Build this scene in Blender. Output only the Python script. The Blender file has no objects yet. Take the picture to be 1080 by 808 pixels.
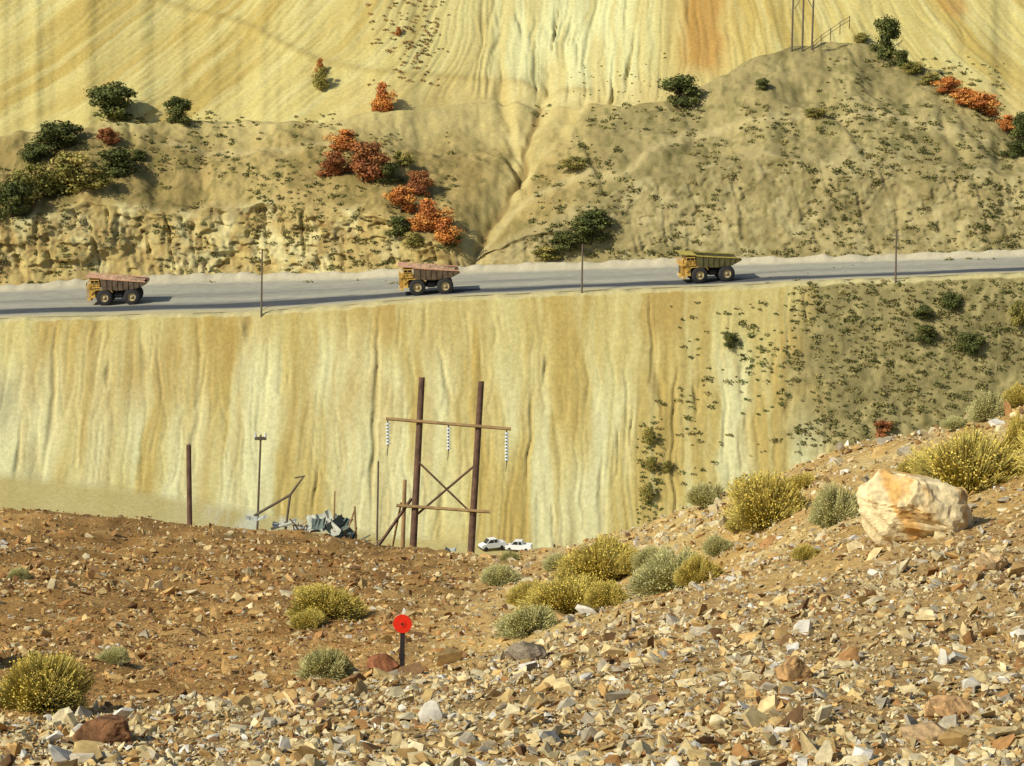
import bpy, math, random
import numpy as np
from mathutils import Vector, Matrix
from mathutils.bvhtree import BVHTree
random.seed(7); rng=np.random.default_rng(11)
F=2778.0; PITCH=math.radians(11); CP,SP=math.cos(PITCH),math.sin(PITCH); CAMZ=150.0

# ---------- survey helper: bearing / depression / distance -> world metres
def P(u,v,d):
    u=np.asarray(u,float); v=np.asarray(v,float); d=np.asarray(d,float)
    a=(u-540)/F; b=(404-v)/F
    return np.stack(np.broadcast_arrays(a*d, d*(CP+b*SP), d*(-SP+b*CP)+CAMZ),-1)
def hsh(ix,iy,s):
    n=(ix.astype(np.int64)*374761393+iy.astype(np.int64)*668265263+s*1274126177)&0xffffffff
    n=((n^(n>>13))*1103515245)&0xffffffff
    n=((n^(n>>15))*2246822519)&0xffffffff
    return ((n^(n>>13))&0xffff)/65535.0
def vn(x,y,s=0):
    x,y=np.broadcast_arrays(np.asarray(x,float),np.asarray(y,float))
    ix=np.floor(x);iy=np.floor(y);fx=x-ix;fy=y-iy
    fx=fx*fx*(3-2*fx);fy=fy*fy*(3-2*fy)
    a=hsh(ix,iy,s);b=hsh(ix+1,iy,s);c=hsh(ix,iy+1,s);d=hsh(ix+1,iy+1,s)
    return (a*(1-fx)+b*fx)*(1-fy)+(c*(1-fx)+d*fx)*fy
def fbm(x,y,o=4,s=0):
    t=0;A=1;S=0
    for i in range(o):
        t=t+A*vn(x*2**i+i*17.3,y*2**i+i*9.1,s+i);S+=A;A*=.5
    return t/S
def ridged(x,y,o=3,s=0):
    t=0;A=1;S=0
    for i in range(o):
        t=t+A*(1-np.abs(2*vn(x*2**i+i*7.3,y*2**i,s+i)-1));S+=A;A*=.5
    return t/S
def sst(a,b,x): 
    t=np.clip((x-a)/(b-a),0,1); return t*t*(3-2*t)
def lin(c):
    c=np.asarray(c,float)/255
    return np.where(c<=.04045,c/12.92,((c+.055)/1.055)**2.4)
def mix(a,b,m):
    m=np.asarray(m)[...,None]; return a*(1-m)+b*m
def band(x,c,w): return np.exp(-((x-c)/w)**2)

# ---------- mesh helpers
def fast_mesh(name,V,Fc,col=None,smooth=False,mats=()):
    me=bpy.data.meshes.new(name)
    V=np.ascontiguousarray(V,dtype=np.float32);Fc=np.ascontiguousarray(Fc,dtype=np.int32)
    k=Fc.shape[1]
    me.vertices.add(len(V));me.vertices.foreach_set('co',V.ravel())
    me.loops.add(Fc.size);me.loops.foreach_set('vertex_index',Fc.ravel())
    me.polygons.add(len(Fc));me.polygons.foreach_set('loop_start',np.arange(0,Fc.size,k,dtype=np.int32))
    me.polygons.foreach_set('use_smooth',np.full(len(Fc),smooth))
    if col is not None:
        at=me.color_attributes.new('Col','FLOAT_COLOR','POINT')
        c=np.ones((len(V),4),np.float32);c[:,:3]=col
        at.data.foreach_set('color',c.ravel())
    for m in mats: me.materials.append(m)
    me.update(calc_edges=True); me.validate()
    return me
def add(name,me,loc=(0,0,0),rot=(0,0,0),sc=(1,1,1)):
    o=bpy.data.objects.new(name,me);o.location=loc;o.rotation_euler=rot;o.scale=sc
    bpy.context.scene.collection.objects.link(o);return o
def grid_faces(nr,nc):
    i=np.arange(nr-1)[:,None]*nc+np.arange(nc-1)[None]
    i=i.ravel();return np.stack([i,i+1,i+nc+1,i+nc],1)

# ---------- materials
def mat_base(name,rough=.9,spec=.2):
    m=bpy.data.materials.new(name);m.use_nodes=True;nt=m.node_tree
    b=nt.nodes['Principled BSDF'];b.inputs['Roughness'].default_value=rough
    b.inputs['Specular IOR Level'].default_value=spec
    return m,nt,b
def mat_vcol(name,scales=((1.0,.25),(.2,.2)),bump=((.8,.3),),stretch=(1,1,1),rough=.95,spec=.05,det=3):
    m,nt,b=mat_base(name,rough,spec);N=nt.nodes;L=nt.links
    at=N.new('ShaderNodeAttribute');at.attribute_name='Col'
    tc=N.new('ShaderNodeTexCoord');mp=N.new('ShaderNodeMapping');mp.inputs['Scale'].default_value=stretch
    L.new(tc.outputs['Object'],mp.inputs['Vector'])
    cur=at.outputs['Color']
    for s,a in scales:
        n=N.new('ShaderNodeTexNoise');n.inputs['Scale'].default_value=s;n.inputs['Detail'].default_value=det;n.inputs['Roughness'].default_value=.65
        L.new(mp.outputs[0],n.inputs['Vector'])
        r=N.new('ShaderNodeMapRange');r.inputs[1].default_value=.3;r.inputs[2].default_value=.7;r.inputs[3].default_value=1-a;r.inputs[4].default_value=1+a
        L.new(n.outputs[0],r.inputs[0])
        x=N.new('ShaderNodeVectorMath');x.operation='SCALE';L.new(cur,x.inputs[0]);L.new(r.outputs[0],x.inputs['Scale']);cur=x.outputs[0]
    L.new(cur,b.inputs['Base Color'])
    prev=None
    for s,dist in bump:
        n=N.new('ShaderNodeTexNoise');n.inputs['Scale'].default_value=s;n.inputs['Detail'].default_value=det;n.inputs['Roughness'].default_value=.7
        L.new(mp.outputs[0],n.inputs['Vector'])
        bp=N.new('ShaderNodeBump');bp.inputs['Distance'].default_value=dist;bp.inputs['Strength'].default_value=1
        L.new(n.outputs[0],bp.inputs['Height'])
        if prev: L.new(prev,bp.inputs['Normal'])
        prev=bp.outputs[0]
    if prev: L.new(prev,b.inputs['Normal'])
    return m
def mat_plain(name,rgb,rough=.7,var=.25,scale=3.0,metal=0,spec=.3,bump=0):
    m,nt,b=mat_base(name,rough,spec);N=nt.nodes;L=nt.links
    b.inputs['Metallic'].default_value=metal
    tc=N.new('ShaderNodeTexCoord');n=N.new('ShaderNodeTexNoise');n.inputs['Scale'].default_value=scale;n.inputs['Detail'].default_value=5
    L.new(tc.outputs['Object'],n.inputs['Vector'])
    cr=N.new('ShaderNodeValToRGB');c=lin(rgb)
    cr.color_ramp.elements[0].position=.3;cr.color_ramp.elements[1].position=.7
    cr.color_ramp.elements[0].color=(*(c*(1-var)),1);cr.color_ramp.elements[1].color=(*np.clip(c*(1+var),0,.9),1)
    L.new(n.outputs[0],cr.inputs[0]);L.new(cr.outputs[0],b.inputs['Base Color'])
    if bump:
        bp=N.new('ShaderNodeBump');bp.inputs['Distance'].default_value=bump;L.new(n.outputs[0],bp.inputs['Height']);L.new(bp.outputs[0],b.inputs['Normal'])
    return m

K=.76
KF=np.array([.665,.675,.60])
# =====================================================================
# NEAR GROUND
dl=np.array([3,10,18,24,32,45,60,85,110,170,230,400.])
cols={-500:[1563,1000,830,765,705,650,610,565,555,600,740,825],
 0:[1563,1000,815,757,703,650,608,562,545,580,720,825],
 200:[1563,1000,815,757,705,655,618,575,552,590,700,825],
 300:[1563,1000,813,752,700,650,618,580,560,590,690,825],
 400:[1563,1000,812,745,692,647,618,592,575,598,690,825],
 500:[1563,1000,812,735,685,645,620,602,594,608,700,825],
 600:[1563,1000,810,715,665,630,604,586,594,645,760,825],
 740:[1563,1000,808,690,632,575,540,545,600,700,780,825],
 860:[1563,1000,808,665,585,515,494,545,600,700,780,825],
 1000:[1563,1000,808,640,540,475,470,550,620,720,790,825],
 1080:[1563,1000,808,625,515,434,434,550,620,720,790,825],
 1500:[1563,1000,808,560,400,310,330,500,620,720,790,825]}
cu=np.array(sorted(cols));ct=np.array([cols[c] for c in cu],float)
gu=np.linspace(-500,1500,401);gl=np.linspace(math.log(3),math.log(400),301)
t1=np.stack([np.interp(gl,np.log(dl),r) for r in ct])
VT=np.stack([np.interp(gu,cu,t1[:,j]) for j in range(len(gl))],1)
def smooth(A,n,ax):
    k=np.hanning(n+2)[1:-1];k/=k.sum()
    pad=[(0,0)]*A.ndim;pad[ax]=(n//2,n//2);B=np.pad(A,pad,mode='edge')
    return np.apply_along_axis(lambda r:np.convolve(r,k,'valid'),ax,B)
VT=smooth(smooth(VT,25,0),13,1)
def Vn(u,d):
    fu=np.clip((u+500)/2000*400,0,399.999);fl=np.clip((np.log(d)-gl[0])/(gl[-1]-gl[0])*300,0,299.999)
    iu=fu.astype(int);il=fl.astype(int);a=fu-iu;b=fl-il
    return (VT[iu,il]*(1-a)+VT[iu+1,il]*a)*(1-b)+(VT[iu,il+1]*(1-a)+VT[iu+1,il+1]*a)*b
PL=np.array([[-500,800],[0,778],[150,756],[330,736],[450,716],[540,686],[640,656],[760,626],[850,601],[1000,568],[1080,548],[1500,430]])
def pile(u,v,x,y):
    return sst(-14,14,v-np.interp(u,PL[:,0],PL[:,1])+(fbm(x/1.5,y/1.5,3,5)-.5)*45)
def near(u,d):
    v=Vn(u,d);p=P(u,v,d);x,y=p[...,0],p[...,1]
    k=np.clip(d/60,.25,1.2)*sst(2,16,d)
    z=(fbm(x/9,y/9,3,1)-.5)*1.2*k+(fbm(x/2.2,y/2.2,3,2)-.5)*.6*k
    z+=(fbm(x/.55,y/.55,3,3)-.5)*.20*sst(5,14,d)
    p=p.copy();p[...,2]+=z
    return p,v
NC,NR=720,430
U,D=np.meshgrid(np.linspace(-480,1480,NC),np.exp(np.linspace(math.log(3.2),math.log(395),NR)))
pn,vv=near(U,D)
def near_col(u,v,p):
    x,y=p[...,0],p[...,1]
    n1=fbm(x/5,y/5,4,21);n2=fbm(x/1.1,y/1.1,4,22)
    left=mix(lin([192,148,86]),lin([160,120,66]),sst(.35,.65,n1))
    left=mix(left,lin([212,170,104]),sst(.5,.75,n2)*.7)
    right=mix(lin([216,186,118]),lin([194,158,94]),sst(.35,.65,n1))
    right=mix(right,lin([226,204,142]),sst(.5,.75,n2)*.6)
    m=sst(400,640,u+ (n1-.5)*200+ (v-600)*.6)
    c=mix(left,right,m)
    pm=pile(u,v,x,y)
    return mix(c,mix(lin([186,154,102]),lin([144,112,70]),n2),pm*.85)
m_near=mat_vcol('gravel_soil',((1.5,.14),(9,.25)),((8,.06),))
g=add('foreground_ground',fast_mesh('foreground_ground',pn.reshape(-1,3),grid_faces(NR,NC),(near_col(U,vv,pn)*K).reshape(-1,3),True,[m_near]))

# =====================================================================
# FAR HILLSIDE (pit floor, cut cliff, hill, waste dump slope)
NCF=1150
uc=np.linspace(-380,1460,NCF)
def ln(*a,s=11):
    a=np.array(a,float).reshape(-1,2);r=np.interp(uc,a[:,0],a[:,1]);return smooth(r,s,0)
def zz(v,d): return d*(-SP+(404-v)/F*CP)
one=np.ones(NCF)
v1=one*820;d1=one*400
v2=ln(-420,490,0,497,120,512,240,532,400,562,540,572,700,600,1080,640,1500,640);d2=one*562
v3=ln(-420,350,0,339,150,335,270,332,360,325,430,318,600,311,720,306,850,300,950,296,1080,291,1500,276)
v3=v3+(fbm(uc/14,uc*0,3,12)-.5)*4
d3=one*586
v4=v3-3.5;d4=one*590
v4=smooth(v4,61,0)
v5=ln(-420,312,0,303,100,298,200,293,400,289,500,284,700,278,900,273,1080,268,1500,256)
d5=zz(v4,d4)/(-SP+(404-v5)/F*CP)
d5=smooth(d5,31,0)
v6=ln(-420,210,0,234,60,226,90,214,200,222,300,212,400,230,470,257,520,262,600,228,700,184,800,166,900,168,1000,176,1080,186,1500,190,s=13)
v6=v6+(fbm(uc/28,uc*0,3,9)-.5)*14
d6=d5+.5*(v5-v6)*.22
v8=ln(-420,135,0,142,130,130,220,128,330,131,400,118,480,112,560,106,640,112,700,110,740,92,780,68,820,52,860,46,910,46,950,60,990,78,1040,116,1080,146,1500,200,s=13)
v8=v8+(fbm(uc/22,uc*0,3,14)-.5)*8
h=(v6-v8)*.235
d8=d6+1.35*h+8
v7=v6+(v8-v6)*.5;d7=d6+(d8-d6)*.5
gm=np.clip(band(uc,545,110)+band(uc,250,190),0,1)
v9=v8+9*(1-gm)-1*gm;d9=d8+14
d10=d9+(v9+5)*.26*1.25;v10=one*-5
d11=d10+200*.28*1.3;v11=one*-205
d12=d11+400*.33*1.6;v12=one*-600
segs=[(one*850,one*380,v1,d1,2),(v1,d1,v2,d2,34),(v2,d2,v3,d3,130),(v3,d3,v4,d4,4),(v4,d4,v5,d5,12),(v5,d5,v6,d6,66),
      (v6,d6,v7,d7,44),(v7,d7,v8,d8,44),(v8,d8,v9,d9,8),(v9,d9,v10,d10,90),(v10,d10,v11,d11,40),(v11,d11,v12,d12,10)]
VV=[];DD=[];SG=[];TT=[]
for k,(va,da,vb,db,n) in enumerate(segs):
    for t in np.arange(n)/n:
        VV.append(va+(vb-va)*t);DD.append(da+(db-da)*t);SG.append(k);TT.append(t)
VV.append(v12);DD.append(d12);SG.append(11);TT.append(1)
VV=np.array(VV);DD=np.array(DD);NRF=len(VV)
SG=np.array(SG)[:,None]*np.ones((1,NCF));TT=np.array(TT)[:,None]*np.ones((1,NCF))
UU=np.broadcast_to(uc,VV.shape)
fp=P(UU,VV,DD);X=fp[...,0].copy();Y=fp[...,1].copy();Z=fp[...,2].copy()
is_c=(SG==2);is_cut=(SG==5);is_m=(SG==6)|(SG==7);is_b=(SG>=9);is_f=(SG<=1);is_r=(SG==3)|(SG==4)
w=np.clip(np.sin(np.pi*np.clip(TT,0,1)),0,1)**.5
wt=np.clip((1-TT)*14,0,1)
xw=X+(fbm(X/9,Z/12,3,31)-.5)*3+(fbm(X/2.5,Z/3.5,2,37)-.5)*.7
ril=ridged(xw/6.5,Z/60,2,30)
fine=ridged(xw/3.0,Z/34,2,36)
vf=ridged(xw/1.5,Z/14,1,44)
rilmask=sst(.3,.6,fbm(X/18,Z/25,2,38))
lower=sst(1.0,.35,TT)
right=sst(815,880,UU+(fbm(X/6,Z/6,3,33)-.5)*80)
cliffd=(fbm(X/34,Z/80,3,34)-.5)*2.2*w+(sst(.90,1,ril)*.8+sst(.82,1,fine)*.38*rilmask+sst(.74,1,vf)*.16*(.4+lower))*wt*(1-right)
cliffd+=(fbm(X/7,Z/5,4,35)-.5)*3.2*w*right+(fbm(X/2.2,Z/4,3,39)-.5)*.40*w
fp[...,1]+=np.where(is_c,cliffd,0)
# rough road cut
rockL=1-sst(430,520,UU)
cutd=(fbm(X/10,Z/7,4,40)-.5)*(5+rockL*1.5)+(sst(.72,1,ridged(X/3.6+Z/16,Z/12,3,41))*2.2+sst(.55,.6,fbm(X/4,Z/2.0,3,42))*1.1)*(.35+.65*rockL)
cutd+=(ridged(X/2.0+Z/7,Z/2.6,2,43)-.5)*.9*(.5+.5*rockL)+(vn(X/.9,Z/.8,47)-.5)*.45
fp[...,1]+=np.where(is_cut,cutd*np.clip(TT*6,0,1)*np.clip((1-TT)*8,0,1),0)
hm=np.where(SG==6,sst(0,.3,TT),1)*np.where(SG==7,1-sst(.85,1,TT)*.6,1)
rm=sst(560,660,UU)
mz=(fbm(X/26,Y/26,4,50)-.5)*6+(fbm(X/7,Y/7,3,51)-.5)*1.8-sst(.6,1,ridged(X/12+Y/60,Y/40,2,52))*1.3+(fbm(X/1.8,Y/1.8,2,53)-.5)*.9
fp[...,2]+=np.where(is_m,mz*hm,0)
fp[...,2]+=np.where(SG==8,(fbm(X/7,Y/7,3,51)-.5)*1.2,0)
kk=np.interp(UU,[-400,0,350,500,700,900,1080,1400],[1.5,1.4,.9,.12,.05,-.5,-1.0,-1.2])
S=UU+kk*VV+(fbm(UU/60,VV/50,3,60)-.5)*12+(fbm(UU/12,VV/14,2,65)-.5)*3
cen=np.clip(band(UU,600,95)*1.3,0,1)
rb=ridged(S/20,VV/170,2,61);rb2=ridged(S/9,VV/80,2,62);rb3=ridged(S/5.5,VV/60,1,66)
bz=-(sst(.82,1,rb)*1.8*cen+sst(.74,1,rb2)*.85*(cen*.85+.15)+sst(.6,1,rb3)*.30-(fbm(S/90,VV/300,2,64)-.5)*4)
bw=np.where(SG==9,sst(0,.12,TT),1)
fp[...,2]+=np.where(is_b,bz*bw,0)
def pdist(u,v,pts):
    best=np.full(u.shape,1e9)
    for (a,b),(c,d) in zip(pts[:-1],pts[1:]):
        dx,dy=c-a,d-b;t=np.clip(((u-a)*dx+(v-b)*dy)/(dx*dx+dy*dy),0,1)
        best=np.minimum(best,np.hypot(u-a-t*dx,v-b-t*dy))
    return best
wu=UU+(fbm(UU/18,VV/18,2,70)-.5)*14
gul=pdist(wu,VV,[(582,70),(566,118),(548,165),(538,198),(514,232),(497,262),(487,292)])
gul2=np.minimum(pdist(wu,VV,[(528,100),(540,140),(549,168)]),pdist(wu,VV,[(610,108),(575,150),(545,185)]))
up=(SG>=5)
fp[...,2]-=np.where(up,3.0*np.exp(-(gul/15)**2)+1.2*np.exp(-(gul/3.5)**2)*sst(60,110,VV)+1.4*np.exp(-(gul2/6)**2),0)
trk=pdist(UU,VV+(fbm(UU/30,VV/30,2,71)-.5)*8,[(500,262),(540,222),(600,190),(660,178),(720,140),(770,128),(900,120),(1040,150)])
trk2=pdist(UU,VV+(fbm(UU/30,VV/30,2,72)-.5)*8,[(170,152),(260,160),(345,158)])
ter=pdist(UU,VV,[(150,-8),(245,25),(335,68),(420,80),(520,92),(620,96)])
fp[...,2]+=np.where(is_b,.6*np.exp(-(ter/5)**2),0)
fp[...,2]-=np.where(is_r,.12,0)
fp[...,2]+=np.where((SG==3),.6*np.sin(np.pi*TT)*vn(X/3,0*X,5),0)

# ---- geology colours
def C(*c): return lin(c)
n1=fbm(X/22,Z/40,4,80);n2=fbm(X/5,Z/5,4,81);n3=fbm(xw/8,Z/70,4,82);n4=fbm(X/2.2,Z/2.2,3,83);n5=fbm(X/1.1,Z/1.1,2,93)
vs1=fbm(xw/1.3,Z/14,3,94);vs2=fbm(xw/3.5,Z/30,3,95)
c=mix(C(218,202,140),C(202,176,108),sst(.42,.70,n3))
pale=np.clip(sst(.43,.60,1-n3)*sst(340,430,VV+(n1-.5)*140),0,1)
c=mix(c,C(238,232,186),pale*.85)
c=mix(c,C(194,162,96),sst(.48,.70,fbm(xw/16,Z/30,3,84))*.7*(1-sst(380,480,VV)))
c=mix(c,C(196,168,106),sst(.52,.72,vs2)*.35)
c=mix(c,C(234,224,170),sst(.5,.75,vs1)*.35)
c=mix(c,C(186,158,100),sst(.5,.28,vs1)*.25)
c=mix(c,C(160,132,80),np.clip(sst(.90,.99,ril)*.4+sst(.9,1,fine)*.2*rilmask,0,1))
rc=mix(C(178,162,116),C(146,134,92),n2);rc=mix(rc,C(204,186,132),sst(.5,.75,n4)*.6);rc=mix(rc,C(116,110,68),sst(.55,.75,n5)*.6)
c=mix(c,rc,right)
c=mix(c,C(164,156,126),sst(30,0,UU+(VV-400)*.25+ (n2-.5)*25)*.6*sst(380,420,VV))
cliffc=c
fl=mix(C(226,210,152),C(204,182,120),n2);fl=mix(fl,C(236,234,218),band(UU,285,60)*sst(.35,.6,n4)*.9)
cc=mix(C(210,186,124),C(228,212,158),sst(.45,.65,n2));cc=mix(cc,C(166,132,82),sst(.52,.70,n4)*.55)
cc=mix(cc,C(182,158,108),sst(.4,.65,fbm(X/9,Z/4,3,86))*.5);cc=mix(cc,C(142,110,68),sst(.58,.78,n5)*.5)
cr_=mix(C(188,170,122),C(164,148,104),sst(.4,.6,n2));cr_=mix(cr_,C(212,196,148),sst(.5,.75,n4)*.5);cr_=mix(cr_,C(124,114,72),sst(.55,.75,n5)*.55)
cc=mix(cc,cr_,sst(480,600,UU))
mc=mix(C(192,166,110),C(168,146,94),sst(.38,.62,n2));mc=mix(mc,C(208,184,124),sst(.5,.7,n1)*.6)
mc=mix(mc,C(128,118,70),sst(.52,.72,n4)*.55);mc=mix(mc,C(112,106,62),sst(.56,.76,n5)*.55)
mr=mix(C(186,168,118),C(162,146,102),sst(.4,.62,n2));mr=mix(mr,C(206,190,138),sst(.52,.7,n1)*.5);mr=mix(mr,C(124,116,72),sst(.52,.72,n4)*.5);mr=mix(mr,C(112,108,66),sst(.55,.75,n5)*.55)
mc=mix(mc,mr,rm)
mc=mix(mc,C(220,200,140),sst(165,118,VV+(n2-.5)*50)*(1-rm*.9)*.8)
sn=fbm(S/30,VV/150,4,87);sn2=fbm(S/8,VV/70,3,88);sn3=fbm(S/4,VV/50,2,96)
bc=mix(C(222,204,136),C(206,180,108),sst(.42,.66,sn));bc=mix(bc,C(234,222,162),sst(.48,.70,sn2)*.5);bc=mix(bc,C(196,168,100),sst(.5,.7,sn3)*.3)
bc=mix(bc,mix(C(232,228,178),C(218,204,146),sst(.4,.6,sn2)),cen*.85)
bc=mix(bc,C(200,148,78),np.clip(band(UU+ (n2-.5)*14,742,24)*sst(95,60,VV)*1.3,0,1)*.8)
bc=mix(bc,C(206,158,88),sst(900,1000,UU)*sst(.48,.66,fbm(S/40,VV/60,3,89))*.75)
bc=mix(bc,C(182,156,96),sst(.84,.98,rb)*cen*.55)
bc=mix(bc,C(214,190,130),sst(70,110,VV)*sst(330,400,UU)*.6)
bc=mix(bc,C(186,160,98),np.exp(-((ter)/3.0)**2)*.5)
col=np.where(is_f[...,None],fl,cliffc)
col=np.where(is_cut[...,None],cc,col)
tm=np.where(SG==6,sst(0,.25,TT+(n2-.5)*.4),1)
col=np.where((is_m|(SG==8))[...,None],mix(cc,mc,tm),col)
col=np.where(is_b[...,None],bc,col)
col=np.where((is_r&(SG==3))[...,None],C(218,202,150),col)
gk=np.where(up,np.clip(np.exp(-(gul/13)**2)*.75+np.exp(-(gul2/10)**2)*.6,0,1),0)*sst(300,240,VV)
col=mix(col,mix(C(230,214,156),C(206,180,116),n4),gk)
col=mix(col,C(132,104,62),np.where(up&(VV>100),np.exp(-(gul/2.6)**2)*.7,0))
col=mix(col,C(218,198,146),np.where(is_m|is_cut,np.exp(-(trk/4.5)**2)*.6+np.exp(-(trk2/4)**2)*.5,0))
m_far=mat_vcol('eroded_earth',((1.1,.13),),((1.8,.10),))
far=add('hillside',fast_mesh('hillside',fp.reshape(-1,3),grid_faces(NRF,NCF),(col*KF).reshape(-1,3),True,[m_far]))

# ---- haul road
tt=np.linspace(0,1,50)[:,None]
VR=v4+(v5-v4)*tt;DR=1/(1/d4+(1/d5-1/d4)*tt)
pr=P(np.broadcast_to(uc,VR.shape),VR,DR);zr=pr[0,:,2]+(pr[-1,:,2]-pr[0,:,2])*tt
pr[...,2]=zr-.02+(fbm(pr[...,0]/6,pr[...,1]/2,2,90)-.5)*.12
pr[...,2]+=np.exp(-((tt-.92)/.045)**2)*1.5*(.5+1.0*fbm(pr[...,0]/4,0*tt,3,91))
nr_=fbm(pr[...,0]/18,pr[...,1]/1.5,3,92)
rcol=mix(C(204,198,172),C(180,176,156),nr_)
rcol=mix(rcol,C(88,92,96),np.clip(sst(.10,.14,tt+(nr_-.5)*.08)*sst(.31,.24,tt+(nr_-.5)*.12),0,1)*.95)
rcol=mix(rcol,C(218,204,156),sst(.11,.05,tt+(nr_-.5)*.05))
rcol=mix(rcol,C(222,210,174),sst(.80,.88,tt))
rcol=mix(rcol,C(140,140,130),band(tt,.52,.07)*.9*nr_)
m_road=mat_vcol('gravel_road',((.4,.10),(3,.14)),())
add('haul_road',fast_mesh('haul_road',pr.reshape(-1,3),grid_faces(50,NCF),(rcol*.62).reshape(-1,3),True,[m_road]))

bpy.context.view_layer.update()
dg=bpy.context.evaluated_depsgraph_get()
bn=BVHTree.FromObject(g,dg);bf=BVHTree.FromObject(far,dg);brd=BVHTree.FromObject(bpy.data.objects['haul_road'],dg)
cam0=Vector((0,0,CAMZ))
def hit(u,v,trees=(None,)):
    d=(Vector(P(u,v,10.0).tolist())-cam0).normalized();best=None
    for t in (trees if trees[0] else (bn,bf,brd)):
        r=t.ray_cast(cam0,d)
        if r[0] is not None and (best is None or r[3]<best[1]): best=(r[0],r[3],r[1])
    return best

# =====================================================================
# ROCKS
import bmesh
protos=[]
for i in range(24):
    bm=bmesh.new();n=random.randint(8,12)
    fl_=(1,random.uniform(.5,1),random.uniform(.2,.5))
    for _ in range(n):
        a=Vector((random.gauss(0,1),random.gauss(0,1),random.gauss(0,1))).normalized()*random.uniform(.8,1)
        a=Vector([max(-.72,min(.72,q)) for q in a])
        bm.verts.new((a.x*fl_[0],a.y*fl_[1],a.z*fl_[2]))
    r=bmesh.ops.convex_hull(bm,input=bm.verts)
    bmesh.ops.delete(bm,geom=[q for q in r['geom_interior'] if isinstance(q,bmesh.types.BMVert)],context='VERTS')
    bmesh.ops.triangulate(bm,faces=bm.faces);bm.verts.ensure_lookup_table()
    bm.verts.index_update()
    protos.append((np.array([v.co[:] for v in bm.verts]),np.array([[v.index for v in f.verts] for f in bm.faces])));bm.free()
def rocks(name,pos,size,colr,mat):
    Vs=[];Fs=[];Cs=[];off=0
    pid=rng.integers(0,len(protos),len(pos))
    for k,(pv,pf) in enumerate(protos):
        ix=np.where(pid==k)[0];N=len(ix)
        if N==0: continue
        q=rng.normal(size=(N,4));q[:,1:3]*=.36;q/=np.linalg.norm(q,axis=1)[:,None]
        w_,x_,y_,z_=q.T
        R=np.stack([np.stack([1-2*(y_**2+z_**2),2*(x_*y_-z_*w_),2*(x_*z_+y_*w_)],-1),
                    np.stack([2*(x_*y_+z_*w_),1-2*(x_**2+z_**2),2*(y_*z_-x_*w_)],-1),
                    np.stack([2*(x_*z_-y_*w_),2*(y_*z_+x_*w_),1-2*(x_**2+y_**2)],-1)],1)
        s=size[ix][:,None]*rng.uniform(.75,1.25,(N,3))
        v=np.einsum('nij,nkj->nki',R,pv[None]*s[:,None,:])+pos[ix][:,None,:]
        Vs.append(v.reshape(-1,3));Cs.append(np.repeat(colr[ix],len(pv),0)*rng.uniform(.80,1.14,(N*len(pv),1)))
        Fs.append((pf[None]+(np.arange(N)*len(pv))[:,None,None]+off).reshape(-1,3));off+=N*len(pv)
    return add(name,fast_mesh(name,np.concatenate(Vs),np.concatenate(Fs),np.concatenate(Cs),False,[mat]))
m_rock=mat_vcol('broken_rock',((14,.25),),(),rough=.95,spec=.05)
pal=lin(np.array([[236,218,170],[226,200,142],[214,174,110],[182,136,84],[238,230,208],[196,182,152],[140,108,74],[220,188,124],[232,210,156]]))
def scatter(n,dmin,dmax,f_keep,f_size,probs,name):
    u=rng.uniform(-180,1260,n);d=np.exp(rng.uniform(math.log(dmin),math.log(dmax),n))
    p,v=near(u,d);pm=pile(u,v,p[:,0],p[:,1])
    keep=rng.random(n)<f_keep(u,v,d,pm,p);u,d,p,v,pm=u[keep],d[keep],p[keep],v[keep],pm[keep]
    s=f_size(len(u),u,v,d,pm)
    cA=pal[rng.choice(9,len(u),p=probs[0])];cB=pal[rng.choice(9,len(u),p=probs[1])]
    m=sst(400,620,u+(v-600)*.6+rng.normal(0,60,len(u)));m=np.maximum(m,pm)
    c=np.where((rng.random(len(u))<m)[:,None],cB,cA)*rng.uniform(.66,1.08,(len(u),1))
    p=p.copy();p[:,2]+=s*rng.uniform(-.15,.25,len(u))
    rocks(name,p,s,np.clip(c*K,0,.72),m_rock)
pA=np.array([.05,.12,.27,.28,.01,.04,.14,.07,.02]);pA/=pA.sum()
pB=np.array([.20,.18,.12,.07,.06,.10,.05,.11,.13]);pB/=pB.sum()
scatter(140000,12,60,lambda u,v,d,pm,p:pm*.95,lambda n,u,v,d,pm:np.clip(.021*np.exp(np.abs(rng.normal(0,.72,n))),.018,.17),(pB,pB),'rock_rubble')
scatter(130000,16,170,lambda u,v,d,pm,p:(1-pm)*.95,lambda n,u,v,d,pm:np.clip(.018*np.exp(np.abs(rng.normal(0,.72,n)))*np.clip(d/30,.8,2.2),.016,.24),(pA,pB),'gravel')

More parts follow.
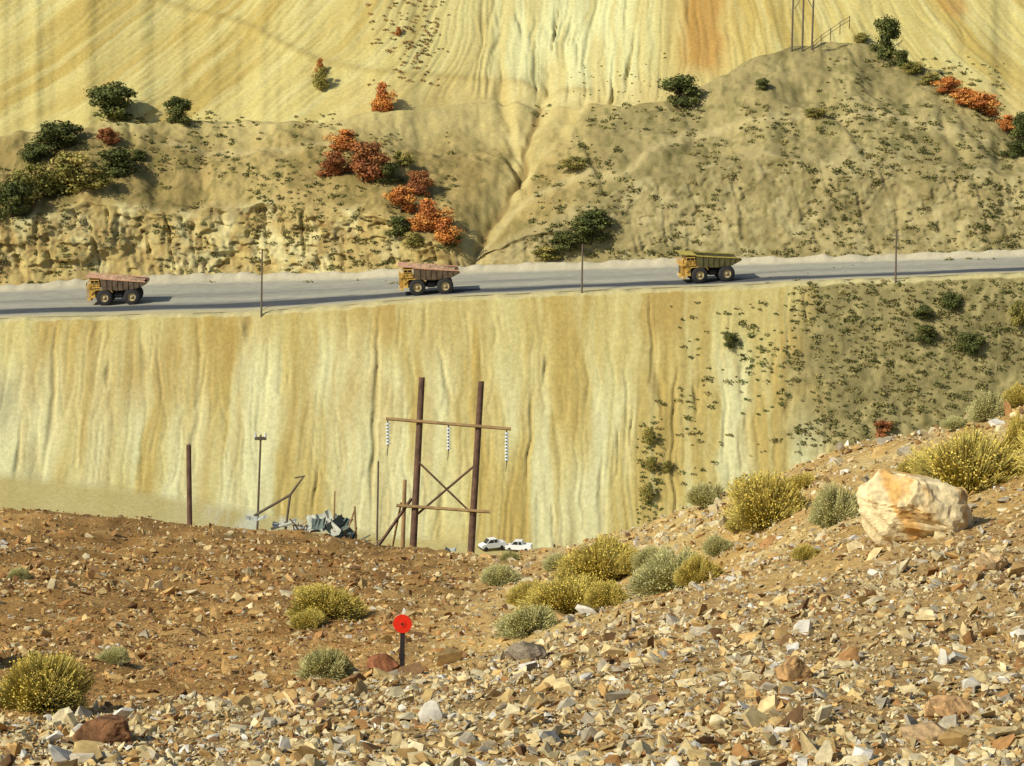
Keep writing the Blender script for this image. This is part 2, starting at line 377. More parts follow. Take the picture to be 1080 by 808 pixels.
def boulder(u,v,wpx,hpx,rgb,name='boulder',seed=0,rgb2=None,am=.22,npl=16):
    h_=hit(u,v,(bn,));loc,dist,_=h_
    W=wpx*dist/F;H=hpx*dist/F
    bm=bmesh.new();bmesh.ops.create_icosphere(bm,subdivisions=5,radius=.5)
    r=random.Random(seed)
    planes=[(Vector((r.gauss(0,1),r.gauss(0,1),r.gauss(0,.8))).normalized(),r.uniform(.30,.45)) for _ in range(npl)]
    for q in bm.verts:
        for nrm,o in planes:
            dd=q.co.dot(nrm)-o
            if dd>0: q.co-=nrm*dd*.96
    co=np.array([q.co[:] for q in bm.verts])
    nz=fbm(co[:,0]*7+co[:,2]*5+seed,co[:,1]*7-co[:,2]*6,4,seed+3);nz2=ridged(co[:,0]*5+co[:,1]*3,co[:,2]*9,3,seed+5)
    co*=(1+(nz-.5)*am-sst(.75,1,nz2)*.07)[:,None]
    ext=co.max(0)-co.min(0)
    co=co/ext*np.array([W,W*.8,H*1.25])
    fs=np.array([[x.index for x in f.verts] for f in bm.faces]);bm.free()
    n_=fbm(co[:,0]/W*6+co[:,2]/W*3,co[:,1]/W*6-co[:,2]/W*4,4,seed);n3_=fbm(co[:,0]/W*18,co[:,2]/W*18,3,seed+9)
    cc_=mix(lin(rgb),lin(rgb2 or [c*.75 for c in rgb]),sst(.45,.65,n_));cc_=mix(cc_,cc_*.6,sst(.56,.75,n3_)*.7)
    add(name,fast_mesh(name,co,fs,cc_*K,False,[m_rock]),(loc.x,loc.y,loc.z+H*.34),(0,0,r.uniform(-.3,.3)))
boulder(957,566,122,74,[240,218,166],seed=31,rgb2=[222,176,106],am=.36,npl=20)
boulder(112,784,62,34,[150,108,74],seed=9)
boulder(404,709,34,20,[160,106,72],seed=12)
boulder(978,780,54,20,[198,166,120],seed=15)
boulder(555,694,44,16,[160,144,118],seed=17)
boulder(1000,755,52,22,[216,172,116],seed=19)
boulder(1046,602,38,22,[228,192,136],seed=22)
boulder(836,718,40,28,[200,158,104],seed=25)

# =====================================================================
# FOLIAGE
def quads(cen,nrm,size,asp=1.0):
    N=len(cen);a=np.cross(nrm,rng.normal(size=(N,3)));a/=np.linalg.norm(a,axis=1)[:,None]+1e-9
    b=np.cross(nrm,a);s=size[:,None]
    V=np.stack([cen-a*s-b*s*asp,cen+a*s-b*s*asp*.6,cen+a*s*.7+b*s*asp,cen-a*s*.8+b*s*asp],1)
    return V.reshape(-1,3),np.arange(4*N).reshape(N,4)
m_leaf=mat_vcol('leaves',((8,.2),),(),rough=.9,spec=.05)
def unit(n):
    q=rng.normal(size=(n,3));return q/np.linalg.norm(q,axis=1)[:,None]
def brush_mesh(name,ca,cb,tip,n=10000,flower=.5):
    d=unit(n);d[:,2]=np.abs(d[:,2])*1.0+.06;d/=np.linalg.norm(d,axis=1)[:,None]
    az=np.arctan2(d[:,1],d[:,0]);sd=int(rng.integers(99))
    lump=.50+.80*fbm(np.cos(az)*2.2+7,np.sin(az)*2.2+d[:,2]*2.5+3,3,sd)
    L=lump*rng.uniform(.62,1.05,n)
    tipp=d*L[:,None]*np.array([.56,.56,.60])
    base=tipp*rng.uniform(.35,.8,n)[:,None]; base[:,2]*=.85
    side=np.cross(tipp-base,rng.normal(size=(n,3)));side/=np.linalg.norm(side,axis=1)[:,None]
    w_=rng.uniform(.002,.0045,n)[:,None]
    V=np.stack([base-side*w_,base+side*w_,tipp+side*w_*.9,tipp-side*w_*.9],1)
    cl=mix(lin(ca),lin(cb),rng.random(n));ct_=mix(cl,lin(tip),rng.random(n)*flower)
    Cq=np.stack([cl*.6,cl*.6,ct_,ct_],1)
    m=int(n*.7);idx=rng.choice(n,m);
    fc=tipp[idx]+rng.normal(0,.014,(m,3));fV,_=quads(fc,unit(m),rng.uniform(.004,.009,m))
    up_=np.clip(tipp[idx][:,2]*3.0,0,1);fcl=mix(mix(lin(ca),lin(cb),rng.random(m)),lin(tip),(rng.random(m)<up_*flower*1.5)*.85)
    V=np.concatenate([V.reshape(-1,3),fV]);Cc=np.concatenate([Cq.reshape(-1,3),np.repeat(fcl,4,0)])
    return fast_mesh(name,V,np.arange(len(V)).reshape(-1,4),Cc,False,[m_leaf])
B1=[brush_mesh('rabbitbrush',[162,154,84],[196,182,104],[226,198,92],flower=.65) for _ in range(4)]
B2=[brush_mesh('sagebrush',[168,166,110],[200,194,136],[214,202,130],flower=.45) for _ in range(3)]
bl=[(45,746,108,56,1),(345,714,62,32,2),(120,700,34,16,2),(345,652,84,34,1),(325,662,40,18,1),(598,650,100,42,1),(560,640,50,26,1),(632,614,92,46,1),(712,624,84,44,2),
(738,616,46,30,1),(812,556,96,58,1),(882,554,54,44,2),(1022,522,132,66,1),(558,666,70,28,2),(528,616,42,20,2),(745,520,44,26,2),
(1043,430,44,30,2),(1078,476,40,40,1),(642,642,50,28,1),(590,600,34,16,2),(690,600,44,24,2),(1076,414,40,22,1),(760,585,36,20,2),
(905,545,30,22,2),(668,605,34,26,1),(1010,440,34,14,2),(20,612,24,12,2),(962,508,40,22,1),(850,590,30,14,1),(540,594,26,12,2),(845,520,40,20,1),(780,560,34,18,1),
(1120,500,90,60,1),(-60,700,90,50,1),(-40,640,50,30,2),(1160,440,60,40,2)]
for i,(u,v,w_,h_,k) in enumerate(bl):
    r=hit(u,v-2,(bn,))
    if r is None or r[1]>220: 
        r=hit(u,v+12,(bn,))
        if r is None or r[1]>220: continue
    W=w_*r[1]/F;H=h_*r[1]/F
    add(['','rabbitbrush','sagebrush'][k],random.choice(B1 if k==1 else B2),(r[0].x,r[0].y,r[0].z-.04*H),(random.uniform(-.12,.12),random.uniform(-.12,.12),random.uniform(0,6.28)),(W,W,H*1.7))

def tube(p0,p1,r0,r1,n=7):
    p0=np.array(p0,float);p1=np.array(p1,float);d=p1-p0;d/=np.linalg.norm(d)
    a=np.cross(d,[.3,.9,.2]);a/=np.linalg.norm(a);b=np.cross(d,a);t=np.arange(n)/n*2*np.pi
    c=np.cos(t)[:,None]*a+np.sin(t)[:,None]*b
    V=np.concatenate([p0+c*r0,p1+c*r1]);i=np.arange(n);j=(i+1)%n
    return V,np.stack([i,j,j+n,i+n],1)
def tree_mesh(name,cs,nl=24,n=4800,leaf=.023):
    Vs=[];Fs=[];Cs=[];off=0
    def put(V,Fq,c):
        nonlocal off
        Vs.append(V);Fs.append(Fq+off);Cs.append(np.broadcast_to(c,(len(V),3)));off+=len(V)
    lob=[]
    for i in range(nl):
        a=random.uniform(0,6.28);r=random.uniform(.0,.36);z=random.uniform(.10,.8)
        rr=random.uniform(.11,.2)*(1-.3*abs(z-.45))
        q=math.sqrt(max(.1,1-((z-.35)/.6)**2))
        lob.append((np.array([math.cos(a)*r*q,math.sin(a)*r*q,z]),rr))
    for k in range(3):
        b=np.array([random.uniform(-.06,.06),random.uniform(-.06,.06),-.06]);m_=b+np.array([random.uniform(-.08,.08),random.uniform(-.08,.08),.32])
        put(*tube(b,m_,.03,.02),lin([80,64,50]))
        for l in lob[k::3]: put(*tube(m_,l[0],.014,.005,5),lin([84,68,52]))
    per=n//nl
    for c0,rr in lob:
        d=unit(per);rad=rr*rng.uniform(.4,1.2,per)[:,None]
        cen_=c0+d*rad*np.array([1.15,1.15,.85]);nm=d+unit(per)*.7;nm/=np.linalg.norm(nm,axis=1)[:,None]
        V,Fq=quads(cen_,nm,rng.uniform(.5,1.1,per)*leaf)
        base=lin(random.choice(cs));cl=base*rng.uniform(.6,1.3,(per,1))*random.uniform(.8,1.15)
        put(V,Fq,np.repeat(cl,4,0))
    return fast_mesh(name,np.concatenate(Vs),np.concatenate(Fs),np.concatenate(Cs),False,[m_leaf])
TG=[tree_mesh('oak_tree',[[94,98,54],[108,110,60],[82,88,48]]) for _ in range(3)]
TY=[tree_mesh('oak_tree',[[156,144,76],[134,128,66],[170,154,84]]) for _ in range(2)]
TR=[tree_mesh('maple_tree',[[160,98,60],[138,86,54],[166,112,68]]) for _ in range(2)]
TO=[tree_mesh('maple_tree',[[200,128,64],[206,144,74],[172,106,58]]) for _ in range(2)]
tl=[(118,130,62,44,'g'),(188,131,36,29,'g'),(718,112,48,37,'g'),(934,62,34,46,'g'),(62,162,64,34,'g'),(122,186,54,30,'g'),(14,232,46,44,'g'),
(1078,160,30,42,'g'),(36,172,36,22,'g'),(618,258,52,30,'g'),(630,244,40,26,'g'),(598,266,44,22,'g'),(575,276,34,16,'y'),(804,98,18,14,'g'),(70,206,62,48,'y'),(34,214,54,44,'y'),
(100,200,44,26,'y'),(425,178,22,18,'y'),(404,121,28,36,'o'),(364,160,42,24,'o'),(352,188,36,30,'r'),(386,194,48,46,'r'),(410,196,30,24,'g'),
(440,208,32,28,'r'),(424,226,36,30,'o'),(452,246,48,38,'o'),(470,260,42,32,'o'),(422,250,34,24,'g'),(438,262,30,16,'y'),(1000,100,32,18,'o'),(1036,124,42,26,'o'),
(1018,112,36,18,'o'),(1062,140,30,18,'o'),(950,72,24,18,'g'),(338,96,18,26,'y'),(338,82,14,20,'o'),(114,156,26,20,'r'),(146,172,20,14,'g'),(1068,168,24,18,'g'),(908,48,20,12,'y'),
(962,80,24,14,'y'),(980,92,26,14,'y'),(420,40,10,10,'o'),(1002,328,26,20,'g'),(974,338,26,16,'g'),(976,362,30,18,'g'),(1022,374,34,24,'g'),(770,368,20,16,'g'),(1075,345,22,30,'y'),
(476,262,22,16,'g'),(930,462,26,18,'r'),(684,470,14,20,'y'),(686,498,14,16,'y'),(682,530,16,20,'y'),(704,500,12,14,'y'),(-60,160,70,40,'g'),(-40,220,70,44,'y'),(1140,170,50,36,'g'),(860,125,26,10,'y'),(606,180,36,12,'y')]
for u,v,w_,h_,k in tl:
    r=hit(u,v-3,(bf,))
    if r is None: continue
    W=w_*r[1]/F;H=h_*r[1]/F
    me=random.choice({'g':TG,'y':TY,'r':TR,'o':TO}[k])
    add(me.name.split('.')[0],me,(r[0].x,r[0].y,r[0].z-.08*H),(0,0,random.uniform(0,6.28)),(W*1.15,W*1.0,H*1.08))

Vs=[];Cs=[];cnt=0
def clump(u,v,s,c):
    r=hit(u,v,(bf,))
    if r is None: return
    k=int(10+s*22);d=unit(k);d[:,2]=np.abs(d[:,2])
    cen_=np.array(r[0])+d*rng.uniform(.3,1,k)[:,None]*np.array([s*1.3,s,s*.75])
    V,_=quads(cen_,unit(k),rng.uniform(.10,.24,k)*(.5+s*.5))
    Vs.append(V);Cs.append(np.repeat(lin(c)*rng.uniform(.7,1.3,(k,1)),4,0))
gr=[[112,110,64],[128,120,72],[98,98,56],[144,132,80]];rd=[[164,124,74],[148,114,68],[130,114,68]]
def field(n,u0,u1,v0,v1,s0,s1,pal_,thr,seed,sc=40):
    uu=rng.uniform(u0,u1,n);vs=rng.uniform(v0,v1,n);m=fbm(uu/sc,vs/sc,3,seed)
    for a,b,c_ in zip(uu,vs,m):
        if c_>thr: clump(a,b,s0+(s1-s0)*random.random()**2,random.choice(pal_))
field(2600,560,1300,110,275,.3,1.3,gr,.42,101)
field(2100,-150,480,140,300,.3,1.2,gr,.45,102)
field(200,860,1060,60,130,.3,1.1,gr,.35,103)
field(150,388,474,-5,92,.35,1.0,rd,.35,104,20)
field(2200,835,1250,296,470,.25,1.1,gr,.34,105)
field(240,690,850,318,545,.3,1.1,gr,.45,106,26)
field(60,780,835,330,440,.4,1.2,[[90,98,54],[110,112,62]],.35,107)
field(90,672,700,440,560,.3,1.0,[[110,114,60],[128,126,72]],.3,108)
field(26,425,460,20,60,.4,.9,rd,.2,109)
field(120,120,360,118,135,.25,.8,gr,.4,110)
field(60,600,720,50,115,.2,.45,gr,.5,111)
field(60,770,960,270,300,.2,.5,gr,.5,112)
V=np.concatenate(Vs);add('scrub',fast_mesh('scrub',V,np.arange(len(V)).reshape(-1,4),np.concatenate(Cs),False,[m_leaf]))

# =====================================================================
class B:
    def __init__(s): s.v=[];s.f=[];s.m=[];s.sm=[]
    def add(s,V,Fs,m,sm=False):
        o=len(s.v);s.v+= [tuple(map(float,q)) for q in V]
        for f in Fs: s.f.append([int(i)+o for i in f]);s.m.append(m);s.sm.append(sm)
    def box(s,a,b,m):
        x0,y0,z0=a;x1,y1,z1=b
        s.add([(x0,y0,z0),(x1,y0,z0),(x1,y1,z0),(x0,y1,z0),(x0,y0,z1),(x1,y0,z1),(x1,y1,z1),(x0,y1,z1)],
              [(0,3,2,1),(4,5,6,7),(0,1,5,4),(1,2,6,5),(2,3,7,6),(3,0,4,7)],m)
    def prism(s,pts,y0,y1,m):
        n=len(pts);V=[(x,y0,z) for x,z in pts]+[(x,y1,z) for x,z in pts]
        s.add(V,[list(range(n)),list(range(2*n-1,n-1,-1))]+[(i,i+n,(i+1)%n+n,(i+1)%n) for i in range(n)],m)
    def cyl(s,p0,p1,r0,r1,m,n=10):
        V,Fq=tube(p0,p1,r0,r1,n);s.add(V,list(Fq)+[list(range(n))[::-1],list(range(n,2*n))],m,False)
    def lathe(s,c,prof,m,n=28,axis='y'):
        V=[];k=len(prof)
        for i in range(n):
            t=2*math.pi*i/n
            for o,r in prof: V.append((c[0]+math.cos(t)*r,c[1]+o,c[2]+math.sin(t)*r))
        Fs=[(i*k+j,i*k+j+1,((i+1)%n)*k+j+1,((i+1)%n)*k+j) for i in range(n) for j in range(k-1)]
        s.add(V,Fs,m,True)
    def mesh(s,name,mats):
        me=bpy.data.meshes.new(name);me.from_pydata(s.v,[],s.f)
        for m in mats: me.materials.append(m)
        me.polygons.foreach_set('material_index',s.m);me.polygons.foreach_set('use_smooth',s.sm)
        bm=bmesh.new();bm.from_mesh(me);bmesh.ops.recalc_face_normals(bm,faces=bm.faces);bm.to_mesh(me);bm.free()
        me.update();return me

my=mat_plain('truck_yellow_paint',[190,152,72],.65,.4,.9)
mb=mat_plain('dump_body_steel',[96,80,60],.7,.4,.9)
mp_=mat_plain('dusty_canopy',[198,150,118],.8,.25,1.0)
mt=mat_plain('tyre_rubber',[50,48,46],.9,.2,2)
mg=mat_plain('glass_dark',[30,36,42],.15,.1,1,spec=.6)
mk=mat_plain('dark_steel',[42,40,38],.7,.3,2)
ml=mat_plain('ore_load',[180,144,110],.95,.4,1.6,bump=.3)
mw=mat_plain('white_paint',[225,225,220],.4,.06,1)
mrim=mat_plain('wheel_rim',[168,150,108],.6,.2,2)
def haul_truck(load,body_mat,canopy_mat):
    b=B()
    R=1.78
    def wheel(x,y,w,out):
        h_=w/2
        b.lathe((x,y,R),[(-h_,R*.55),(-h_,R*.9),(-h_*.75,R),(h_*.75,R),(h_,R*.9),(h_,R*.55)],3)
        for i in range(24):
            t=2*math.pi*i/24;c,s_=math.cos(t),math.sin(t);q=R*1.0
            b.cyl((x+c*q,y-h_*.8,R+s_*q),(x+c*q,y+h_*.8,R+s_*q),.07,.07,3,4)
        b.lathe((x,y,R),[(out*h_,R*.50),(out*(h_-.12),R*.46),(out*(h_-.35),R*.38),(out*(h_-.3),R*.2),(out*(h_+.05),R*.17),(out*(h_+.05),.001)],8)
        b.lathe((x,y,R),[(out*h_,R*.56),(out*h_*.995,R*.50)],3)
        b.lathe((x,y,R),[(-out*h_*.9,R*.56),(-out*h_*.9,.001)],5)
    for y,o in((-2.75,-1),(2.75,1)):
        wheel(-2.6,y,1.15,o)
        wheel(3.5,y*1.02,1.1,o);wheel(3.5,y*.55,1.1,o)
    b.cyl((3.5,-2.2,R),(3.5,2.2,R),.6,.6,5,12);b.cyl((-2.6,-2.4,R),(-2.6,2.4,R),.3,.3,5)
    for y in(-.9,.9): b.prism([(-5.4,1.5),(4.9,1.6),(5.0,2.5),(2,2.7),(-2,2.4),(-5.4,2.3)],y-.22,y+.22,5)
    b.box((-6.3,-2.9,1.1),(-5.65,2.9,1.75),0)
    b.box((-6.34,-1.15,1.8),(-4.2,1.15,3.9),0)
    for i in range(7): b.box((-6.42,-1.0,2.0+i*.25),(-6.345,1.0,2.13+i*.25),5)
    b.box((-6.4,-2.7,1.25),(-6.305,-2.2,1.6),7);b.box((-6.4,2.2,1.25),(-6.305,2.7,1.6),7)
    b.box((-6.45,-3.3,3.95),(-3.35,3.3,4.15),0)
    fd=[(-5.6,2.6),(-4.4,3.7),(-1.2,3.7),(-.6,2.9),(-.75,2.85),(-1.3,3.5),(-4.35,3.5),(-5.5,2.5)]
    b.prism(fd,-3.3,-2.2,0);b.prism(fd,2.2,3.3,0)
    b.box((-5.6,-3.1,1.76),(-4.6,-1.6,3.94),0)
    b.box((-5.6,1.6,1.76),(-4.6,3.1,3.94),0)
    b.box((-5.5,-3.1,4.155),(-3.6,-1.0,4.9),0);b.box((-5.42,-3.02,4.9),(-3.68,-1.08,5.6),4);b.box((-5.6,-3.2,5.6),(-3.5,-.9,5.78),0)
    for x in(-5.5,-4.6,-3.7):
        for y in(-3.1,-1.12): b.box((x,y,4.9),(x+.1,y+.12,5.6),0)
    b.box((-5.3,1.0,4.155),(-4.0,2.6,4.9),0)
    for x in np.arange(-6.4,-3.4,.75): b.cyl((x,-3.27,4.15),(x,-3.27,5.1),.04,.04,0,6);b.cyl((x,3.27,4.15),(x,3.27,5.1),.04,.04,0,6)
    for y in(-3.27,3.27):
        for z in(4.62,5.1): b.cyl((-6.4,y,z),(-3.4,y,z),.04,.04,0,6)
    for y in np.arange(-3.2,3.3,.8): b.cyl((-6.4,y,4.15),(-6.4,y,5.1),.04,.04,0,6)
    b.cyl((-6.4,-3.27,5.1),(-6.4,3.27,5.1),.04,.04,0,6)
    for y in(-2.6,-1.9): b.cyl((-6.7,y,1.2),(-6.35,y,4.1),.05,.05,0,6)
    for i in range(8): b.cyl((-6.68+i*.04,-2.6,1.4+i*.34),(-6.68+i*.04,-1.9,1.4+i*.34),.04,.04,0,6)
    b.box((-6.3,-3.9,4.6),(-6.2,-3.45,5.3),5);b.cyl((-6.2,-3.27,4.9),(-6.25,-3.5,4.9),.04,.04,5,6)
    b.cyl((-.3,-1.9,2.1),(1.4,-1.9,2.1),.62,.62,5,16);b.cyl((-.3,1.9,2.1),(1.4,1.9,2.1),.62,.62,5,16)
    for y in(-1.3,1.3): b.cyl((.6,y,2.0),(-.6,y,4.2),.2,.14,5,10);b.cyl((4.4,y,1.9),(4.0,y,3.2),.22,.22,5,10)
    side=[(-3.0,3.6),(1.2,3.3),(4.6,3.6),(6.9,4.6),(6.7,4.95),(2.0,5.4),(-3.1,6.0)]
    for y in(-3.35,3.2): b.prism(side,y,y+.15,1)
    b.prism([(-2.9,3.45),(1.2,3.16),(4.65,3.45),(6.9,4.45),(6.85,4.6),(4.6,3.6),(1.2,3.3),(-2.9,3.6)],-3.19,3.19,1)
    b.prism([(-3.1,3.65),(-2.95,3.65),(-3.05,6.0),(-3.2,6.0)],-3.19,3.19,1)
    for x in(-2.2,-1.0,.2,1.4,2.6,3.8,5.0):
        zt=np.interp(x,[-3.1,2,6.7],[6,5.4,4.95])-.03;zb=np.interp(x,[-3,1.2,4.6,6.9],[3.6,3.3,3.6,4.6])+.05
        for y in(-3.5,3.35): b.box((x,y+(0 if y<0 else 0.002),zb),(x+.28,y+.148,zt),1)
    for y in(-3.53,3.3):
        b.prism([(-3.2,5.95),(2,5.35),(6.75,4.9),(6.75,5.1),(2,5.6),(-3.2,6.18)],y,y+.26,2)
    b.prism([(-6.5,6.45),(-3.15,6.02),(-3.1,6.2),(-6.5,6.6)],-3.25,3.25,2)
    for y in(-2.4,-.8,.8,2.4): b.prism([(-6.4,6.3),(-3.2,5.75),(-3.2,6.0),(-6.4,6.43)],y-.1,y+.1,1)
    if load:
        n,mm=26,14;xs=np.linspace(-5.0,6.0,n);ys=np.linspace(-3.1,3.1,mm);XX,YY=np.meshgrid(xs,ys,indexing='ij')
        edge=np.interp(XX,[-5.2,-3.1,2,6.0],[6.45,5.95,5.35,4.85])
        hh=edge-.1+(1-(YY/3.1)**2)*np.clip(1-((XX-.2)/5.6)**2,0,1)*.8+(fbm(XX/1.1,YY/1.1,3,7)-.5)*.5
        b.add(np.stack([XX,YY,hh],-1).reshape(-1,3),grid_faces(n,mm),6)
    return b.mesh('haul_truck',[my,body_mat,canopy_mat,mt,mg,mk,ml,mw,mrim])
mb3=mat_plain('dump_body_green_grey',[92,86,52],.7,.3,.9)
T1=haul_truck(True,mb,mp_);T3=haul_truck(False,mb3,mat_plain('canopy_yellow',[176,158,76],.7,.25,1))
for (u,v,me,yw) in((123,322,T1,-.02),(452,311,T1,.05),(748,298,T3,.14)):
    r=hit(u,v,(brd,))
    if r is None: r=hit(u,v-2,(brd,))
    p=r[0]
    add('haul_truck',me,(p.x,p.y+3,p.z-.02),(0,-.037,yw+.02),(1.03,1.0,1.05))

# H-frame power pole structure
wood=mat_plain('weathered_wood',[98,74,56],.9,.35,2.5,bump=.05);wood2=mat_plain('dry_wood',[150,122,80],.9,.3,2)
ins=mat_plain('porcelain',[190,196,196],.3,.05,3)
def pt(u,v,d): return tuple(P(u,v,d).tolist())
dH=130.
b=B()
b.cyl(pt(434.3,604,dH),pt(445,398,dH),.185,.15,0,14);b.cyl(pt(494.8,614,dH),pt(507.5,402,dH),.185,.15,0,14)
def beam(p,q,w,m): b.cyl(p,q,w,w,m,4)
beam(pt(407,441.5,dH-.22),pt(539,452.5,dH-.22),.09,1)
beam(pt(441,487,dH-.25),pt(499,543,dH-.2),.06,0);beam(pt(503,489,dH+.22),pt(437,545,dH+.22),.06,0)
beam(pt(418,533,dH-.24),pt(517,540,dH-.24),.09,1)
b.cyl(pt(424,595,dH+.5),pt(427,506,dH+.5),.12,.10,1,10)
beam(pt(434,526,dH+.28),pt(396,580,dH-1.2),.08,0)
beam(pt(423,530,dH+.5),pt(412,586,dH+2),.06,1)
for (u,v,n) in((409,443,7),(473,448,7),(534.5,453,9)):
    q=P(u,v,dH-.22);step=.165
    for i in range(n):
        z=q[2]-.14-i*step
        b.cyl((q[0],q[1],z),(q[0],q[1],z-.07),.05,.125,2,10);b.cyl((q[0],q[1],z-.07),(q[0],q[1],z-step),.035,.035,3,6)
    b.cyl((q[0],q[1],q[2]),(q[0],q[1],q[2]-.16),.03,.03,3,6)
    b.cyl((q[0],q[1],q[2]-.14-n*step),(q[0]-.05,q[1],q[2]-.14-n*step-.5),.02,.015,3,6)
add('power_pole_frame',b.mesh('power_pole_frame',[wood,wood2,ins,mk]))

def pole(u,vb,ut,vt,d,r0,r1,arm=None,name='utility_pole',mat=wood,guy=None):
    b=B();p0=np.array(pt(u,vb,d));p1=np.array(pt(ut,vt,d))
    p0[2]-=.6
    b.cyl(p0,p1,r0,r1,0,10)
    b.cyl(p1,p1+np.array([0,0,.06*r1*10]),r1*1.15,r1*.4,0,10)
    if arm:
        L,dz=arm;b.box((p1[0]-L,p1[1]-r0-.1,p1[2]-dz-.08),(p1[0]+L,p1[1]-r0,p1[2]-dz+.08),0)
        for sx in(-L*.85,L*.85): b.cyl((p1[0]+sx,p1[1]-r0-.05,p1[2]-dz+.08),(p1[0]+sx,p1[1]-r0-.05,p1[2]-dz+.3),.06,.04,1,8)
    if guy: b.cyl(p0+(p1-p0)*guy[2],np.array(pt(*guy[:2],d)),.05,.05,0,6)
    add(name,b.mesh(name,[mat,ins]))
pole(200,556,199,470,118,.12,.11)
mgrey=mat_plain('grey_wood',[98,86,70],.9,.2,2)
pole(271,550,275,459,135,.06,.05,(.3,.15),mat=mgrey)
pole(397,590,399,487,135,.06,.045,mat=mgrey)
for (u,v,vt,arm,guy) in((275.5,334,263,None,(288,320,.12)),(613.5,309,258,None,None),(944.5,298,243,(.9,1.2),None)):
    r=hit(u,v,(bf,brd));pole(u,v,u+1,vt,float((Vector(r[0])-cam0).dot(Vector((0,CP,-SP)))),.24,.17,arm,mat=mgrey,guy=guy)
r=hit(846,54,(bf,));dT=float((Vector(r[0])-cam0).dot(Vector((0,CP,-SP))))
b=B()
for u,vb,ut in((835,52,838),(846,52,849),(856,52,860)): b.cyl(pt(u,vb+4,dT),pt(ut,-55,dT),.26,.18,0,10)
b.cyl(pt(826,-30,dT-.3),pt(872,-30,dT-.3),.18,.18,0,6);b.cyl(pt(838,-25,dT),pt(858,10,dT),.09,.09,0,6);b.cyl(pt(858,-25,dT),pt(838,10,dT),.09,.09,0,6)
for u in(828,849,870): b.cyl(pt(u,-30,dT-.3),pt(u,-18,dT-.3),.2,.2,1,8)
add('transmission_pole_structure',b.mesh('transmission_pole_structure',[mgrey,ins]))
b=B();last=None
for i,(u,v) in enumerate([(858,50),(866,43),(876,36),(886,29),(896,23)]):
    p=np.array(pt(u,v,dT-2));b.cyl(p-np.array([0,0,1.8]),p+np.array([0,0,1.5]),.12,.1,0,6)
    if last is not None:
        b.cyl(last+np.array([0,0,1.3]),p+np.array([0,0,1.3]),.08,.08,0,6);b.cyl(last+np.array([0,0,.4]),p+np.array([0,0,.4]),.08,.08,0,6)
    last=p
add('timber_fence',b.mesh('timber_fence',[mgrey]))

# red round marker
r=hit(424,703,(bn,));p=r[0];s=r[1]/F
mred=mat_plain('red_reflector',[214,44,18],.5,.12,20);mblk=mat_plain('black_post',[40,34,34],.7,.2,10)
b=B();hp=47*s
b.box((-2.3*s,-1.2*s,-.15),(2.3*s,1.2*s,hp),1)
b.box((-3.2*s,-1.9*s,hp*.18),(3.2*s,-1.25*s,hp*.30),1)
n=28;rr=10*s
for y0,y1,ra,m in((-2.4*s,-1.25*s,rr,0),(-2.9*s,-2.42*s,rr*.35,0)):
    V=[(math.cos(2*math.pi*i/n)*ra,y0,hp+math.sin(2*math.pi*i/n)*ra) for i in range(n)]+[(math.cos(2*math.pi*i/n)*ra,y1,hp+math.sin(2*math.pi*i/n)*ra) for i in range(n)]
    b.add(V,[list(range(n)),list(range(2*n-1,n-1,-1))]+[(i,(i+1)%n,(i+1)%n+n,i+n) for i in range(n)],m)
b.cyl((-.0,-3*s,hp),(0,-3.4*s,hp),1.4*s,1.2*s,1,10)
add('reflector_marker',b.mesh('reflector_marker',[mred,mblk]),(p.x,p.y,p.z),(0,math.radians(1.5),math.radians(-8)))

def pickup():
    b=B()
    b.prism([(-2.6,.5),(2.7,.5),(2.7,1.15),(2.6,1.25),(-.2,1.25),(-1.6,1.2),(-2.55,1.0)],-.95,.95,0)
    b.prism([(-1.55,1.2),(-.8,1.85),(.75,1.88),(1.0,1.22)],-.85,.85,0)
    for y in(-.862,.852): b.prism([(-1.3,1.27),(-.72,1.77),(.0,1.79),(.0,1.27)],y,y+.01,1);b.prism([(.12,1.27),(.12,1.79),(.68,1.8),(.86,1.27)],y,y+.01,1)
    b.prism([(-1.56,1.24),(-.85,1.83),(-.87,1.85),(-1.6,1.24)],-.75,.75,1)
    for x in(-1.7,1.7):
        for y,o in((-.85,-1),(.85,1)):
            b.lathe((x,y,.4),[(-.13,.2),(-.13,.38),(-.1,.4),(.1,.4),(.13,.38),(.13,.2)],2,18);b.lathe((x,y,.4),[(o*.12,.22),(o*.08,.001)],3,14)
    b.box((1.05,-.8,1.255),(2.6,-.74,1.36),0);b.box((1.05,.74,1.255),(2.6,.8,1.36),0)
    b.box((-2.7,-.9,.45),(-2.6,.9,.65),3)
    return b.mesh('pickup_truck',[mw,mg,mt,mk])
PM=pickup()
for u,v,rz in((519,580,.4),(547,582,-.2)):
    r=hit(u,v,(bf,))
    if r: add('pickup_truck',PM,(r[0].x,r[0].y,r[0].z),(0,0,rz),(1.05,1.1,1.35))

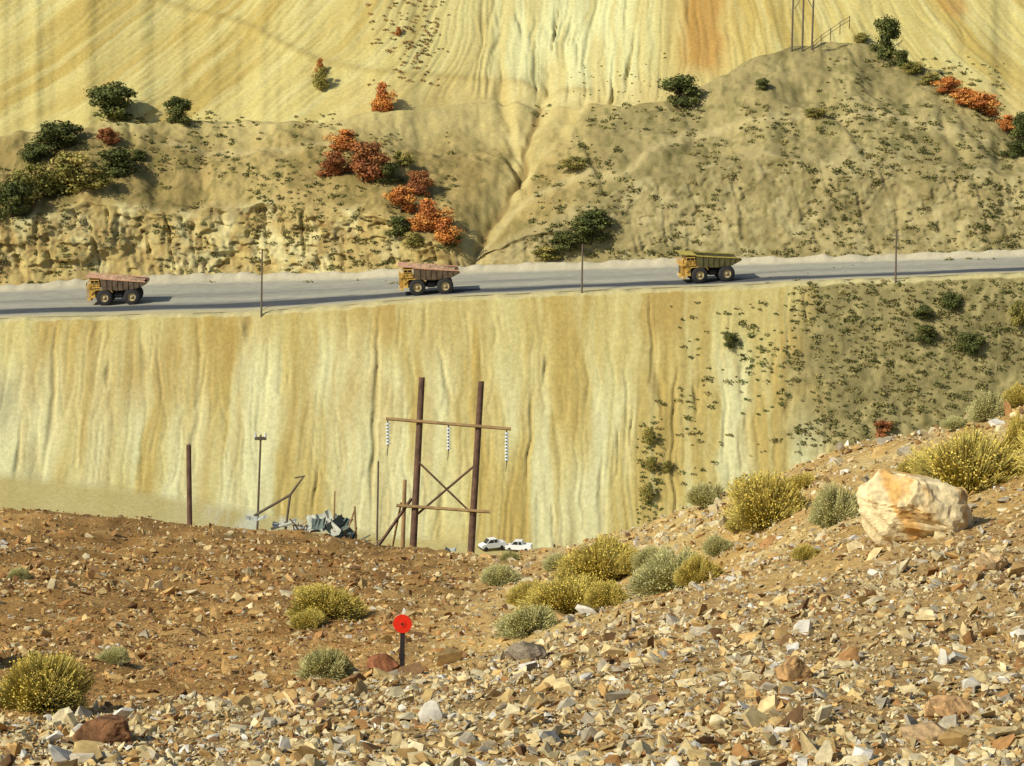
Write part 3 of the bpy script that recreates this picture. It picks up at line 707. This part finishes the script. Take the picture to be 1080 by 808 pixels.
# scrap heap: bent sheets, timbers, pipes
msc=mat_plain('galvanised_sheet',[168,168,150],.8,.3,1.5);mteal=mat_plain('faded_green_paint',[98,108,94],.8,.25,2)
b=B();dS=122.
def sp(u,v,dd=0): return np.array(pt(u,v,dS+dd))
rs=random.Random(5)
def sheet(u,v,wu_,hv,tilt,m,dd=0):
    n=8;V=[];ca,sa=math.cos(tilt),math.sin(tilt);kx=rs.uniform(.2,.7)
    for i in range(n+1):
        s_=(i/n-.5)*wu_;bend=-7*abs(i/n-kx)**1.3
        for q,ddq in((0,0),(1,rs.uniform(.5,1.1))):
            a_=s_+rs.uniform(-1,1);b_=-q*hv+bend+rs.uniform(-.8,.8)
            V.append(sp(u+a_*ca-b_*sa,v+a_*sa+b_*ca,dd+ddq))
    b.add(V,[(2*i,2*i+1,2*i+3,2*i+2) for i in range(n)],m)
for a in((342,560,28,18,-.35,0),(354,558,20,14,.6,2),(334,560,14,12,.2,2),(320,562,22,8,-.1,0),(364,568,16,9,.7,0),(300,556,26,5,-.05,0),(270,550,22,4,.1,0),(348,564,22,20,1.0,2),(357,564,12,18,-.8,0),(474,584,12,5,.2,0)):
    sheet(*a,dd=rs.uniform(-.8,.8))
for i in range(26):
    u0=rs.uniform(306,396);v0=552+(u0-300)*.18+rs.uniform(4,12);L=rs.uniform(10,28);t=rs.uniform(-1.2,1.2)
    b.cyl(sp(u0,v0,rs.uniform(-.6,.6)),sp(u0+math.sin(t)*L,v0-math.cos(t)*L*.8,rs.uniform(-.6,.6)),.045,.03,rs.choice([1,1,3,2]),6)
for u0,v0,u1,v1,w_,m in((352,570,353,518,.05,1),(362,572,374,538,.05,1),(376,578,374,534,.06,1),(286,558,312,550,.07,0)):
    b.cyl(sp(u0,v0,.3),sp(u1,v1,.1),w_,w_*.8,m,6)
add('scrap_pile',b.mesh('scrap_pile',[msc,wood2,mteal,mk]))
b=B();b.cyl(sp(268,544,.5),sp(306,522,.5),.07,.06,0,8);b.cyl(sp(306,522,.5),sp(320,503,.5),.06,.04,0,8);b.cyl(sp(311,504,.5),sp(322,502,.5),.04,.04,0,6);b.cyl(sp(306,522,.5),sp(300,568,.5),.06,.06,0,6)
add('broken_pole',b.mesh('broken_pole',[mgrey]))

# =====================================================================
sun=Vector((-.68,-.44,.66)).normalized()
l=bpy.data.lights.new('sun','SUN');l.energy=4.7;l.angle=math.radians(.6);l.color=(1,.95,.82)
lo=bpy.data.objects.new('sun',l);lo.rotation_euler=sun.to_track_quat('Z','Y').to_euler();bpy.context.scene.collection.objects.link(lo)
w=bpy.data.worlds.new('World');bpy.context.scene.world=w;w.use_nodes=True;nt=w.node_tree
bg=nt.nodes['Background'];sk=nt.nodes.new('ShaderNodeTexSky');sk.sky_type='NISHITA';sk.sun_disc=False
sk.sun_elevation=math.asin(sun.z);sk.sun_rotation=math.atan2(sun.x,sun.y);nt.links.new(sk.outputs[0],bg.inputs[0]);bg.inputs[1].default_value=.12
cd=bpy.data.cameras.new('camera');cd.sensor_width=36;cd.lens=F/1080*36;cd.clip_end=6000;cd.clip_start=.5
co=bpy.data.objects.new('camera',cd);co.location=(0,0,CAMZ);co.rotation_euler=(math.pi/2-PITCH,0,0)
bpy.context.scene.collection.objects.link(co);bpy.context.scene.camera=co
sc=bpy.context.scene;sc.view_settings.view_transform='Standard';sc.view_settings.look='None';sc.view_settings.exposure=0
